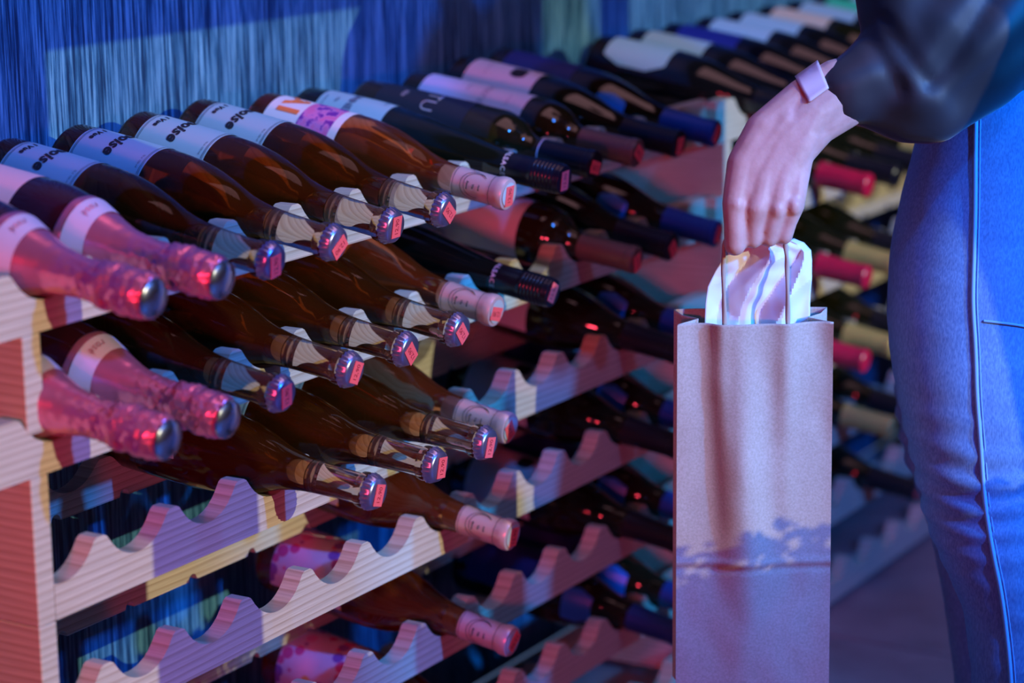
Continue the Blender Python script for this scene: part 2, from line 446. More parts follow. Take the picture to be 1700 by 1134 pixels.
# 2 amber rose with crown cap
p = BURG + [(.0146, .300), (.0170, .3015), (.0174, .305), (.0170, .3085), (.0150, .310), (.0146, .313)]
teeth = lambda r, z, a: r * (1 + (.06 * math.cos(21 * a) if z < .3155 and r > .0155 else 0))
kind('amber', p, 'rose_wine_glass', [
    ('crown_cap', lathe_mesh('crown_cap', crown_prof(.0152, .314), 84, teeth, 1.2), 'crown_metal', None, 0),
    ('neck', lathe_mesh('neck_amber', [(0, .2462), (r_at(p, .2462) - .0008, .2462), (r_at(p, .2465), .2466)] + [q for q in p if q[1] > .247] + [(.013, p[-1][1] + .001), (0, p[-1][1] + .001)], 40), 'neck_wine_glass', None, 0),
    ('label', wrap_sheet('label_amber', p, .024, .112, 88, 98), 'label_pale', None, 0),
    ('lettering', lettering('noise_print', p, [('noise', .0185, .066, 106, .30, 1.10, .0007), ('l Vue', .0095, .037, 104, .25, 1.1, .0003),
        ('75 cl  12% vol', .0030, .1045, 132, 0, 1, 0), ('-', .1085, -8, 184, .0004), ('-', .1100, -8, 184, .0004), ('-', .0265, -8, 184, .0004), ('-', .0280, -8, 184, .0004)]), 'ink_black', 3, 0),
    ] + sticker_parts(.3213, 'sticker_red', 5), 'amber crown-capped rosé bottle with pale label', objname='rose_wine_bottle')
# 3 salmon rose with printed capsule
p = BURG + [(.0146, .302), (.0164, .3035), (.0166, .308), (.0160, .311)]
cap = [(r_at(p, .252 + .005 * i) + .0006, .252 + .005 * i) for i in range(10)] + [(.0170, .303), (.0173, .306), (.0171, .310), (.0160, .3125), (0, .3130)]
arc = [('Bonne', .0034, .272, 168, .2, 1, .0001), ('Vie', .0040, .279, 168, .2, 1, .0001), ('rosé', .0034, .286, 168, .2, 1, .0001)]
art = lettering('capsule_print', [(r + .0006, z) for r, z in cap[:12]], arc + [('-', .2545, -180, 180, .0006), ('-', .2975, -180, 180, .0006)], .0006)
ringV, ringF = [], []
for cz_, cp, rad in ((.279, 165, .0155), (.281, 162, .0135), (.277, 60, .012)):
    n = 40; b0 = len(ringV)
    for i in range(n + 1):
        t = -.15 * PI + 1.3 * PI * i / n
        for s in (-.0003, .0003):
            zz = cz_ + (rad + s) * math.cos(t + PI / 2 + .3); a = math.radians(cp) + (rad + s) * math.sin(t + PI / 2 + .3) / .0158
            zz = min(max(zz, .2535), .298); r = r_at(cap[:12], zz) + .0010; ringV.append((r * math.cos(a), r * math.sin(a), zz))
    for i in range(n): ringF.append((b0 + 2 * i, b0 + 2 * i + 2, b0 + 2 * i + 3, b0 + 2 * i + 1))
rings = bpy.data.meshes.new('capsule_art'); rings.from_pydata(ringV, [], ringF); rings.update()
kind('salmon', p, 'salmon_wine_glass', [
    ('capsule', lathe_mesh('capsule_salmon', [(0, .2525)] + cap, 44), 'film_pink', None, 0),
    ('capsule_print', art, 'ink_black', 1, 0), ('capsule_art', rings, 'ink_black', 1, 0),
    ('cork_end', lathe_mesh('cork_end', [(0, .3131), (.0125, .3131), (.0125, .3136), (0, .3137)], 32), 'cork_grey', None, 0),
    ('label', wrap_sheet('label_salmon', p, .022, .118, 105, 100), 'label_flowers', None, 0)]
    + sticker_parts(.3139, 'sticker_red', 6), 'salmon rosé bottle with printed pink capsule', objname='rose_wine_bottle')
lw = wrap_sheet('label_plain_salmon', BURG, .022, .118, 105, 100)
blob = wrap_sheet('flower_print', BURG, .066, .108, 118, 46, .0008, 24, 8, .9)
K = KINDS['salmon']
kind('salmon_top', K['prof'], 'salmon_wine_glass', [q for q in K['parts'][1:5]] + [('label', lw, 'label_white', None, 0)]
     + sticker_parts(.3139, 'sticker_red', 6) + [('letter', lettering('letter_a', BURG, [('A', .036, .046, 94, 0, 1.1, .0016)]), 'ink_orange', 5, 0), ('letter', lettering('letter_i', BURG, [('I', .036, .046, 124, 0, 1.1, .0016)]), 'ink_orange', 5, 0),
     ('flower_print', blob, 'flower_ink', 5, 0)], 'salmon rosé bottle with orange label letters', objname='rose_wine_bottle')
# 4 alsace flute, screw cap
p = FLUTE
rib = [(.0152, .262), (.0160, .2635)] + [(.0160, .264 + .004 * i) for i in range(9)]
for i in range(7): rib += [(.0160, .300 + .0045 * i), (.0166, .3012 + .0045 * i), (.0166, .3026 + .0045 * i), (.0159, .3038 + .0045 * i)]
rib += [(.0160, .333), (.0152, .3355), (0, .336)]
kind('alsace', p, 'green_black_glass', [
    ('screw_cap', lathe_mesh('screw_cap', [(0, .262)] + rib, 48), 'cap_black', None, 0),
    ('cap_lettering', lettering('alsace_print', [(.0161, .26), (.0161, .34)], [('ALSACE', .0078, .2685, 150, 0, 1.25, .0002), ('ALSACE', .0078, .2685, 20, 0, 1.25, .0002)], .0004), 'ink_white', 1, 0),
    ('label', wrap_sheet('label_alsace', p, .030, .118, 95, 88), 'label_pale', None, 0),
    ('lettering', lettering('onner_print', p, [('ONNER', .0125, .070, 116, 0, 1.05, .0004), ('Vin', .007, .052, 118, .2, 1, 0), ('grand vin', .0042, .038, 124, .2, 1, 0), ('alsace', .006, .108, 92, .3, 1, 0)]), 'ink_blue', 3, 0)]
    + sticker_parts(.3362, 'sticker_red', 5), 'tall green flute bottle with black screw cap', objname='flute_wine_bottle')
def capsule(name, prof, z0, mat, ztop, grow=.0007):
    c = [(0, z0)] + [(r_at(prof, z0 + (prof[-1][1] - z0) * i / 8) + grow, z0 + (prof[-1][1] - z0) * i / 8) for i in range(9)]
    zt = prof[-1][1]
    c += [(prof[-1][0] + grow, ztop - .0115), (prof[-1][0] + grow + .0009, ztop - .0105), (prof[-1][0] + grow + .0010, ztop - .0025), (prof[-1][0] + .0001, ztop - .0004), (0, ztop)]
    c = [q for i, q in enumerate(c) if i == 0 or q[1] >= c[i - 1][1] - 1e-6]
    return ('capsule', lathe_mesh('capsule_' + name, c, 44), mat, None, 0)
# 5 dark label bordeaux, 6 white label bordeaux
kind('darklabel', BORD, 'olive_glass', [capsule('dl', BORD, .238, 'cap_black', .306),
    ('label', wrap_sheet('label_dark', BORD, .030, .150, 110, 105), 'label_dark', None, 0),
    ('lettering', lettering('tu_print', BORD, [('TU', .026, .098, 118, 0, 1.05, -.0004), ('Vin', .010, .062, 112, .3, 1, 0)]), 'ink_grey', 2, 0),
    ('neck_ring', lathe_mesh('neck_ring', [(.0161, .2388), (.0166, .2391), (.0166, .2399), (.0161, .2402)], 32), 'ink_white', 1, 0)]
    + sticker_parts(.3062, 'sticker_red', 5), 'square-shouldered bottle with dark label and black cap')
kind('whitelabel', BORD, 'olive_glass', [capsule('wl', BORD, .233, 'cap_bronze', .305),
    ('label', wrap_sheet('label_white', BORD, .025, .165, 120, 105), 'label_white', None, 0),
    ('lettering', lettering('inere_print', BORD, [('inere', .017, .110, 118, .3, 1.05, 0), ('cuvée', .007, .085, 112, .2, 1, 0), ('vin blanc', .005, .142, 125, .2, 1, 0)]), 'ink_grey', 2, 0)]
    + sticker_parts(.3052, 'sticker_red', 4), 'square-shouldered bottle with white label and bronze capsule')
# 7 black capsule burgundy, 8 blue capsule burgundy
blot = wrap_sheet('dark_motif', BURG, .080, .100, 104, 16, .0008, 12, 4, .9)
kind('blackcap', BURG, 'dark_olive_glass', [capsule('bc', BURG, .236, 'cap_black', .309, .0010),
    ('label', wrap_sheet('label_black', BURG, .025, .118, 115, 95), 'label_white', None, 0), ('dark_motif', blot, 'ink_black', 2, 0),
    ('lettering', lettering('bc_print', BURG, [('grand cru', .006, .050, 112, .2, 1, 0)]), 'ink_grey', 2, 0)]
    + sticker_parts(.3092, 'sticker_lilac', 5), 'dark bottle with white label and black capsule')
kind('bluecap', BURG, 'dark_olive_glass', [capsule('bl', BURG, .240, 'cap_blue', .310, .0012),
    ('shoulder_medallion', wrap_sheet('shoulder_medallion', BURG, .160, .196, 176, 40, .0012, 20, 8, 1), 'medallion_blue', None, 0),
    ('label', wrap_sheet('label_blue', BURG, .022, .118, 95, 95), 'label_navy', None, 0)]
    + sticker_parts(.3102, 'medallion_blue', 4), 'dark bottle with navy blue capsule')
# far rack kinds
def plain(name, prof, gl, capmat, labmat, desc, z0=.236):
    kind(name, prof, gl, [capsule(name, prof, z0, capmat, prof[-1][1] + .012, .0010), ('label', wrap_sheet('lab_' + name, prof, .024, .115, 100, 62 if 'shield' in name else 90, .0005, 28, 6, .55 if 'shield' in name else 0), labmat, None, 0)], desc)
plain('shield', BURG, 'black_glass', 'cap_black', 'label_pale', 'black bottle with pale octagonal label')
plain('navywrap', BURG, 'black_glass', 'cap_black', 'label_navy', 'black bottle with navy label')
plain('palewrap', BURG, 'black_glass', 'cap_black', 'label_pale', 'black bottle with wide pale label')
plain('sandwrap', BURG, 'dark_olive_glass', 'cap_gold', 'label_sand', 'dark olive bottle with sand-coloured label')
plain('redcap', BURG, 'dark_olive_glass', 'cap_red', 'label_white', 'dark bottle with glossy red capsule')
plain('goldcap', BURG, 'dark_olive_glass', 'cap_gold', 'label_white', 'green bottle with dull gold capsule')
plain('greenlab', BURG, 'dark_olive_glass', 'cap_black', 'label_green', 'dark bottle with bright green label')
K = KINDS['blackcap']
kind('redspot', BURG, 'green_black_glass', [K['parts'][1]] + sticker_parts(.3092, 'sticker_red', 2), 'black bottle with small red price sticker')

LEN = {k: max(v.co.z for q in KINDS[k]['parts'] for v in q[1].vertices if q[0] not in ('price_sticker', 'price_print')) for k in KINDS}
def bottle(kname, x, tier, cap_y, label, group, yoff=0.0, yaw=0.0, roll=0.0):
    K = KINDS[kname]; L = LEN[kname]; pr = K['prof']
    zf = L + (cap_y - yoff) * 1.01                    # where the glass crosses the front rail
    rf = r_at(pr, zf - .010) ; rr = r_at(pr, max(.01, zf - .176))
    z_front = -CD + rf + .0012; z_rear = -.0215 + rr + .0010
    sl = (z_rear - z_front) / .164                    # rise per metre towards the wall
    al = math.atan(sl); d = Vector((math.sin(yaw), -math.cos(al), -math.sin(al))).normalized()
    cap = Vector((x, cap_y, Z0 - RZ[tier] + z_front + sl * (cap_y - yoff - .010)))
    base = cap - d * L
    X = Vector((1, 0, 0)); X = (X - d * X.dot(d)).normalized(); Y = d.cross(X)
    M = Matrix((X, Y, d)).transposed().to_4x4() @ Matrix.Rotation(roll, 4, 'Z'); M.translation = base
    o = bpy.data.objects.new(K['oname'], None); COL.objects.link(o); o.empty_display_size = .02
    o.matrix_world = M; o['label'] = label; o['category'] = 'bottle'; o['group'] = group
    made = []
    for q in K['parts']:
        nm, me, mat, par = q[:4]; dz = q[4] if len(q) > 4 else 0
        c = link(nm, me, mat, made[par] if par is not None else o)
        if dz: c.location.z = dz
        if nm == 'price_sticker':
            c.rotation_euler.z = random.choice((0, .5, .9, 1.35, 2.3, -.4)) + random.uniform(-.2, .2) - roll
            c.location.x = random.uniform(-.002, .002); c.location.y = random.uniform(-.003, .001)
        made.append(c)
    return o
NTH = ['first', 'second', 'third', 'fourth', 'fifth', 'sixth', 'seventh', 'eighth', 'ninth', 'tenth', 'eleventh', 'twelfth']
ROW = ['top', 'second', 'third', 'fourth', 'fifth', 'sixth', 'lowest']
NEAR = [
 {1: ('pink', -.113), 2: ('pink', -.110), 3: ('amber', -.088), 4: ('amber', -.085), 5: ('amber', -.0815), 6: ('amber', -.077), 7: ('salmon_top', -.086),
  8: ('alsace', -.094), 9: ('darklabel', -.076), 10: ('whitelabel', -.075), 11: ('blackcap', -.077), 12: ('bluecap', -.074)},
 {1: ('pink', -.121), 2: ('pink', -.110), 3: ('amber', -.094), 4: ('amber', -.0996), 5: ('amber', -.095), 6: ('amber', -.0905), 7: ('salmon', -.0694),
  8: ('alsace', -.0784), 10: ('whitelabel', -.0732), 11: ('blackcap', -.0677), 12: ('bluecap', -.0764)},
 {4: ('amber', -.1223), 5: ('amber', -.126), 6: ('amber', -.1212), 7: ('salmon', -.084), 11: ('blackcap', -.078), 12: ('bluecap', -.075)},
 {7: ('salmon', -.0852), 11: ('blackcap', -.078), 12: ('bluecap', -.075)},
 {7: ('salmon', -.0834), 11: ('blackcap', -.08), 12: ('bluecap', -.075)},
 {7: ('salmon', -.085), 11: ('bluecap', -.08), 12: ('bluecap', -.075)}]
for t, row in enumerate(NEAR):
    for n, i in enumerate(sorted(row)):
        k, cy = row[i]
        lab = "%s, %s from left in near rack's %s row" % (KINDS[k]['desc'], NTH[n], ROW[t])
        bottle(k, (i - .5) * .1 + (.006 if i == 1 else 0), t, cy, lab, 'bottles lying in the near rack', 0, random.uniform(-.012, .012), random.uniform(-.05, .05))
FAR = [
 {1: 'shield', 2: 'palewrap', 3: 'navywrap', 4: 'palewrap', 5: 'palewrap', 6: 'sandwrap', 7: 'palewrap', 8: 'greenlab', 9: 'palewrap', 10: 'shield'},
 {3: 'redcap', 4: 'greenlab', 5: 'blackcap', 6: 'goldcap'},
 {3: 'redcap', 4: 'goldcap', 5: 'blackcap'},
 {3: 'redcap', 4: 'goldcap', 5: 'blackcap'},
 {4: 'goldcap', 5: 'blackcap'}, {5: 'redspot'}, {}]
for t, row in enumerate(FAR):
    for n, i in enumerate(sorted(row)):
        k = row[i]
        lab = "%s, %s from left in far rack's %s row" % (KINDS[k]['desc'], NTH[n], ROW[t])
        bottle(k, 1.312 + (i - .5) * .1, t, -.10, lab, 'bottles lying in the far rack', -.015, random.uniform(-.012, .012), random.uniform(-.05, .05))

# ------------------------------------------------------------------ paper bag
RH = Vector((RT.x, RT.y, 0)).normalized(); FH = Vector((FW.x, FW.y, 0)).normalized()
BD = 2.285 * 1.025
topc = at(1254.5, 537, BD)
BW, BT, BH = 260 / FPX * BD, .052, .38
bag = thing('paper_bag', 'brown kraft paper carrier bag hanging from the hand', 'bag', (topc.x, topc.y, topc.z - BH))
bag.rotation_euler.z = math.atan2(RH.y, RH.x)
bm = bmesh.new(); R = []; NF, NS, NZ = 40, 6, 150
for j in range(NZ + 1):
    v = j / NZ; z = BH * v; loop = []
    dzf = z - (BH - .245); fold = math.exp(-((dzf - .003) / .0035) ** 2) - .8 * math.exp(-((dzf + .004) / .003) ** 2)
    w2 = BW / 2 * (1 + .012 * (1 - v))
    def fr(u):                                # front sheet relief
        x = -w2 + 2 * w2 * u
        y = .004 * math.sin(2 * PI * (u * 1.3 + .1)) * (.3 + .7 * v) + .0025 * math.sin(2 * PI * (u * 2.7 + .5 * v + .3)) * v ** 2
        y += -.006 * math.exp(-((u - .30 - .03 * math.sin(5 * v)) / .05) ** 2) * max(0, v - .25) + -.005 * math.exp(-((u - .70) / .06) ** 2) * max(0, v - .3)
        y -= .010 * math.exp(-((u - .48 + .12 * v) / .13) ** 2) * math.exp(-((v - .55) / .3) ** 2)
        y += .0012 * noise.noise(Vector((x * 40, z * 25, 3))) - .0014 * fold
        return Vector((x, y, z))
    for i in range(NF + 1): loop.append(fr(i / NF))
    for i in range(1, NS):                    # right gusset folded inwards
        s = i / NS; loop.append(Vector((w2 - .022 * (1 - abs(2 * s - 1)) * (.25 + .75 * v), BT * s, z)))
    for i in range(NF + 1):
        u = 1 - i / NF; q = fr(u); loop.append(Vector((q.x, BT + .5 * q.y, z + (.004 * v ** 8))))
    for i in range(1, NS):
        s = 1 - i / NS; loop.append(Vector((-w2 + .022 * (1 - abs(2 * s - 1)) * (.25 + .75 * v), BT * s, z)))
    R.append([bm.verts.new(q) for q in loop])
for A, B in zip(R, R[1:]):
    n = len(A)
    for i in range(n): bm.faces.new((A[i], A[(i + 1) % n], B[(i + 1) % n], B[i]))
bm.faces.new(R[0][::-1])
o = link('bag_body', bm_mesh('bag_body', bm, True, .9), 'kraft_paper', bag)
sm = o.modifiers.new('t', 'SOLIDIFY'); sm.thickness = .0005
def tube_mesh(name, pts, rad, seg=10, closed_ends=True, sub=6, twist=None):
    P = [Vector(q) for q in pts]; Q = []
    E = [P[0] * 2 - P[1]] + P + [P[-1] * 2 - P[-2]]
    rr = rad if isinstance(rad, (list, tuple)) else [rad] * len(P); RR = []
    for i in range(1, len(E) - 2):
        a, b_, c, d = E[i - 1:i + 3]
        for k in range(sub):
            t = k / sub
            Q.append(.5 * (2 * b_ + (c - a) * t + (2 * a - 5 * b_ + 4 * c - d) * t * t + (3 * b_ - a - 3 * c + d) * t ** 3))
            RR.append(rr[i - 1] + (rr[i] - rr[i - 1]) * t)
    Q.append(P[-1]); RR.append(rr[-1])
    bm = bmesh.new(); rings = []; N = None
    for i, q in enumerate(Q):
        T = (Q[min(i + 1, len(Q) - 1)] - Q[max(i - 1, 0)]).normalized()
        if N is None: N = T.orthogonal().normalized()
        N = (N - T * N.dot(T)).normalized(); B = T.cross(N)
        ring = []
        for s in range(seg):
            a = 2 * PI * s / seg; r = RR[i] * (1 + (.16 * math.cos(2 * a + i * twist) if twist else 0))
            ring.append(bm.verts.new(q + N * (r * math.cos(a)) + B * (r * math.sin(a))))
        rings.append(ring)
    for A, B in zip(rings, rings[1:]):
        for s in range(seg): bm.faces.new((A[s], A[(s + 1) % seg], B[(s + 1) % seg], B[s]))
    if closed_ends: bm.faces.new(rings[0][::-1]); bm.faces.new(rings[-1])
    return bm_mesh(name, bm, True, 1.2)
bagM = Matrix.Translation(bag.location) @ Matrix.Rotation(bag.rotation_euler.z, 4, 'Z'); bagI = bagM.inverted()
def handle(dpt, x0, x1, tp):
    pts = [at(x0 + 2, 572, dpt + .010), at(x0, 538, dpt + .004), at(x0 - 2, 440, dpt), at(x0 + 1, 402, dpt), at(x0 + 14, 384, (dpt + tp) / 2), at(1240, 380, tp), at(1275, 380, tp),
           at(x1 - 10, 385, (dpt + tp) / 2), at(x1 - 3, 408, dpt), at(x1, 450, dpt), at(x1 + 1, 538, dpt + .004), at(x1 + 2, 572, dpt + .010)]
    return tube_mesh('handle', [bagI @ q for q in pts], .0022, 10, True, 8, .9)
link('handle', handle(BD + .005, 1203, 1307, 2.288 * 1.025), 'paper_cord', bag)
link('handle', handle(BD + .044, 1208, 1302, 2.294 * 1.025), 'paper_cord', bag)
# crumpled tissue in the bag
rows = [(700, 1176, 1342), (620, 1173, 1345), (537, 1171, 1346), (505, 1172, 1346), (476, 1175, 1347), (450, 1188, 1347.5), (430, 1200, 1348), (416, 1205, 1347), (404, 1215, 1336), (396, 1228, 1318)]
bm = bmesh.new(); G = []; NX = 60
rt = random.Random(5)
LAT = [[rt.uniform(-1, 1) for _ in range(7)] for _ in range(8)]
def crumpled(u, v):
    uu = min(max(u + .10 * math.sin(5 * v + 1), 0), .999) * 5; vv = min(max(v * .8 + .12 * math.sin(4 * u), 0), .999) * 3.2
    i, j = int(uu), int(vv); fu, fv = uu - i, vv - j
    a, b_, c, d = LAT[j][i], LAT[j][i + 1], LAT[j + 1][i], LAT[j + 1][i + 1]
    h = a + (b_ - a) * fu + (d - b_) * fv if fu > fv else a + (c - a) * fv + (d - c) * fu
    return .014 * h + .0025 * noise.noise(Vector((u * 6, v * 9, 4)))
fr_rows = []
for a, b_ in zip(rows, rows[1:]):
    for k in range(6):
        t = k / 6; fr_rows.append(tuple(a[i] + (b_[i] - a[i]) * t for i in range(3)))
fr_rows.append(rows[-1])
for j, (y, xa, xb) in enumerate(fr_rows):
    v = j / (len(fr_rows) - 1); row = []
    for i in range(NX + 1):
        u = i / NX; q = at(xa + (xb - xa) * u, y, 2.313 * 1.025) + FH * (crumpled(u, v) * (.35 + .65 * min(1, v / .25)))
        row.append(bm.verts.new(q))
    G.append(row)
for A, B in zip(G, G[1:]):
    for i in range(NX): bm.faces.new((A[i], A[i + 1], B[i + 1], B[i]))
o = link('tissue_paper', bm_mesh('tissue_paper', bm, True, .25), 'white_tissue')
o['label'] = 'crumpled white tissue paper standing out of the brown bag'; o['category'] = 'tissue paper'
sm = o.modifiers.new('t', 'SOLIDIFY'); sm.thickness = .0004

# ------------------------------------------------------------------ the shopper
def capsule_into(bm, a, ra, b_, rb, seg=14):
    a, b_ = Vector(a), Vector(b_); T = (b_ - a); L = T.length
    T = T.normalized() if L > 1e-6 else Vector((0, 0, 1)); N = T.orthogonal().normalized(); B = T.cross(N)
    prof = []
    for k in range(5):
        t = -PI / 2 + PI / 2 * k / 4; prof.append((ra * math.cos(t), ra * math.sin(t)))
    for k in range(5):
        t = PI / 2 * k / 4; prof.append((rb * math.cos(t), L + rb * math.sin(t)))
    rings = []
    for r, z in prof:
        if r < 1e-5: rings.append([bm.verts.new(a + T * z)]); continue
        rings.append([bm.verts.new(a + T * z + N * (r * math.cos(2 * PI * s / seg)) + B * (r * math.sin(2 * PI * s / seg))) for s in range(seg)])
    for A, C in zip(rings, rings[1:]):
        for s in range(seg):
            t = (s + 1) % seg
            if len(A) == 1: bm.faces.new((A[0], C[t], C[s]))
            elif len(C) == 1: bm.faces.new((A[s], A[t], C[0]))
            else: bm.faces.new((A[s], A[t], C[t], C[s]))
def chain_into(bm, pts):
    for (a, ra), (b_, rb) in zip(pts, pts[1:]): capsule_into(bm, a, ra, b_, rb)
def loft_into(bm, rings):
    R = [[bm.verts.new(q) for q in r] for r in rings]; n = len(R[0])
    for A, B in zip(R, R[1:]):
        for i in range(n): bm.faces.new((A[i], A[(i + 1) % n], B[(i + 1) % n], B[i]))
    bm.faces.new(R[0][::-1]); bm.faces.new(R[-1])
def remeshed(name, bm, voxel, smooth=6, fac=.5):
    bmesh.ops.recalc_face_normals(bm, faces=bm.faces)
    me = bpy.data.meshes.new('tmp'); bm.to_mesh(me); bm.free()
    o = bpy.data.objects.new('tmp', me); COL.objects.link(o)
    r = o.modifiers.new('r', 'REMESH'); r.mode = 'VOXEL'; r.voxel_size = voxel
    s = o.modifiers.new('s', 'SMOOTH'); s.iterations = smooth; s.factor = fac
    out = bpy.data.meshes.new_from_object(o.evaluated_get(bpy.context.evaluated_depsgraph_get()))
    bpy.data.objects.remove(o); bpy.data.meshes.remove(me); out.name = name
    for pgn in out.polygons: pgn.use_smooth = True
    return out
PS = 1.025
HIP = at(1650, 300, 2.46 * PS)
person = thing('person', 'person in black satin blouse and blue jeans holding the brown paper bag', 'person', (HIP.x, HIP.y, 0))
PI_ = Matrix.Translation(-person.location)
def local(me):
    me.transform(PI_); return me
# hand and forearm, one surface
PS = 1.025
A_ = lambda px, py, d, r: (at(px, py, d * PS), r * PS)
bm = bmesh.new()
def D_(px, py, r, surf=2.2495): return A_(px, py, surf + r, r)     # a joint whose back-of-hand side lies on one smooth surface
W2 = D_(1350, 186, .0215)
chain_into(bm, [A_(1333, 162, 2.276, .0185), D_(1268, 216, .0180, 2.252), D_(1233, 272, .0152, 2.2505), D_(1219, 338, .0116, 2.2505)])
chain_into(bm, [W2, D_(1300, 236, .0195), D_(1267, 292, .0152), D_(1256, 346, .0122)])
chain_into(bm, [W2, D_(1318, 246, .0180), D_(1299, 296, .0142), D_(1289, 346, .0118, 2.2505)])
chain_into(bm, [A_(1360, 212, 2.274, .0165), D_(1327, 256, .0140, 2.254), D_(1321, 300, .0126, 2.2525), D_(1317, 340, .0108, 2.2535)])
chain_into(bm, [D_(1305, 205, .0190, 2.2505), D_(1252, 270, .0155, 2.2505), D_(1238, 318, .0120, 2.252)])
chain_into(bm, [D_(1318, 215, .0195), D_(1283, 280, .0155), D_(1273, 320, .0120, 2.2515)])
chain_into(bm, [D_(1335, 225, .0180, 2.250), D_(1310, 285, .0140, 2.2505), D_(1304, 320, .0115, 2.2525)])
chain_into(bm, [A_(1276, 250, 2.284, .020), A_(1290, 300, 2.280, .019), A_(1272, 330, 2.276, .014)])
chain_into(bm, [A_(1330, 186, 2.284, .019), A_(1288, 232, 2.298, .0180), A_(1256, 290, 2.306, .0140), A_(1250, 340, 2.309, .0112), A_(1264, 378, 2.306, .0092)])
fingers = [
 [A_(1219, 338, 2.262, .0116), A_(1219, 376, 2.264, .0100), A_(1220, 407, 2.268, .0103), A_(1222, 406, 2.290, .0092), A_(1228, 378, 2.299, .0082)],
 [A_(1256, 346, 2.261, .0118), A_(1252, 374, 2.265, .0088), A_(1250, 397, 2.271, .0091), A_(1252, 396, 2.292, .0088), A_(1256, 370, 2.300, .0080)],
 [A_(1289, 346, 2.262, .0114), A_(1281, 374, 2.266, .0085), A_(1277, 395, 2.272, .0088), A_(1277, 394, 2.292, .0086), A_(1281, 368, 2.300, .0078)],
 [A_(1317, 341, 2.264, .0108), A_(1309, 370, 2.268, .0080), A_(1301, 391, 2.273, .0088), A_(1302, 390, 2.291, .0080), A_(1304, 368, 2.297, .0072)]]
for f in fingers: chain_into(bm, f)
for px, py in ((1222, 341), (1257, 348), (1290, 348), (1318, 342)):                       # knuckles
    capsule_into(bm, at(px, py - 2, 2.2565 * PS), .0075, at(px, py + 4, 2.2575 * PS), .0072)
chain_into(bm, [W2, A_(1395, 156, 2.277, .0250), A_(1460, 115, 2.285, .031), A_(1600, 25, 2.305, .040)])
chain_into(bm, [A_(1333, 162, 2.276, .0185), A_(1388, 134, 2.278, .021)]); chain_into(bm, [A_(1360, 212, 2.274, .0165), A_(1408, 178, 2.278, .019)])
hand = remeshed('hand', bm, .0018, 6, .5)
# the rest of the figure, mostly under the clothes
SH = at(1640, -330, 2.33 * PS); NK = at(1640, -430, 2.46 * PS); HD = NK + Vector((0, 0, .15)) - RH * .02; SHF = SH + FH * .27
bm = bmesh.new()
chain_into(bm, [A_(1600, 25, 2.305, .040), (SH, .05), (NK + Vector((0, 0, -.05)), .06)])
chain_into(bm, [(NK + Vector((0, 0, -.04)), .06), (NK + Vector((0, 0, .06)), .055)])
chain_into(bm, [(HD + Vector((0, 0, -.045)) - RH * .02, .068), (HD + Vector((0, 0, .04)), .092)])
chain_into(bm, [(HD - RH * .092 + Vector((0, 0, .01)), .010), (HD - RH * .105 + Vector((0, 0, -.025)), .014)])
chain_into(bm, [(HD - RH * .082 + Vector((0, 0, -.055)), .014), (HD - RH * .080 + Vector((0, 0, -.085)), .02)])
for s in (-1, 1):
    capsule_into(bm, HD + FH * (.088 * s) + Vector((0, 0, .01)), .014, HD + FH * (.088 * s) + Vector((0, 0, -.02)), .010)
    capsule_into(bm, HD - RH * .083 + FH * (.034 * s) + Vector((0, 0, .0)), .014, HD - RH * .083 + FH * (.034 * s), .014)
TR = at(1630, -120, 2.46 * PS)
chain_into(bm, [(NK + Vector((0, 0, -.12)), .11), (TR, .115), (at(1665, 150, 2.46 * PS), .08), (at(1680, 300, 2.46 * PS), .07)])
chain_into(bm, [(NK + Vector((0, 0, -.05)), .06), (SHF, .05), (SHF + Vector((0, 0, -.19)) + RH * .06, .038), (SHF + Vector((0, 0, -.10)) - RH * .16, .027), (SHF + Vector((0, 0, -.05)) - RH * .27, .028)])
for k in range(4):
    q = SHF + Vector((0, 0, -.03)) - RH * .29 + FH * (.02 * (k - 1.5)); chain_into(bm, [(q, .011), (q - RH * .04 + Vector((0, 0, -.01)), .010), (q - RH * .06 + Vector((0, 0, -.035)), .009)])
q = SHF + Vector((0, 0, -.03)) - RH * .26; chain_into(bm, [(q - FH * .03, .013), (q - FH * .05 - RH * .03, .011), (q - FH * .045 - RH * .06, .010)])
rest = remeshed('rest', bm, .010, 4)
bm = bmesh.new(); bm.from_mesh(hand); bm.from_mesh(rest); me = bpy.data.meshes.new('body'); bm.to_mesh(me); bm.free()
for pgn in me.polygons: pgn.use_smooth = True
body = link('body', local(me), 'skin', person); me_body = me
bm = bmesh.new()
capsule_into(bm, HD + Vector((0, 0, .05)) + RH * .015, .104, HD + RH * .03, .10); chain_into(bm, [(HD + RH * .05, .085), (HD + RH * .09 + Vector((0, 0, -.2)), .07), (HD + RH * .10 + Vector((0, 0, -.33)), .04)])
link('hair', local(remeshed('hair', bm, .012, 6)), 'hair', person)
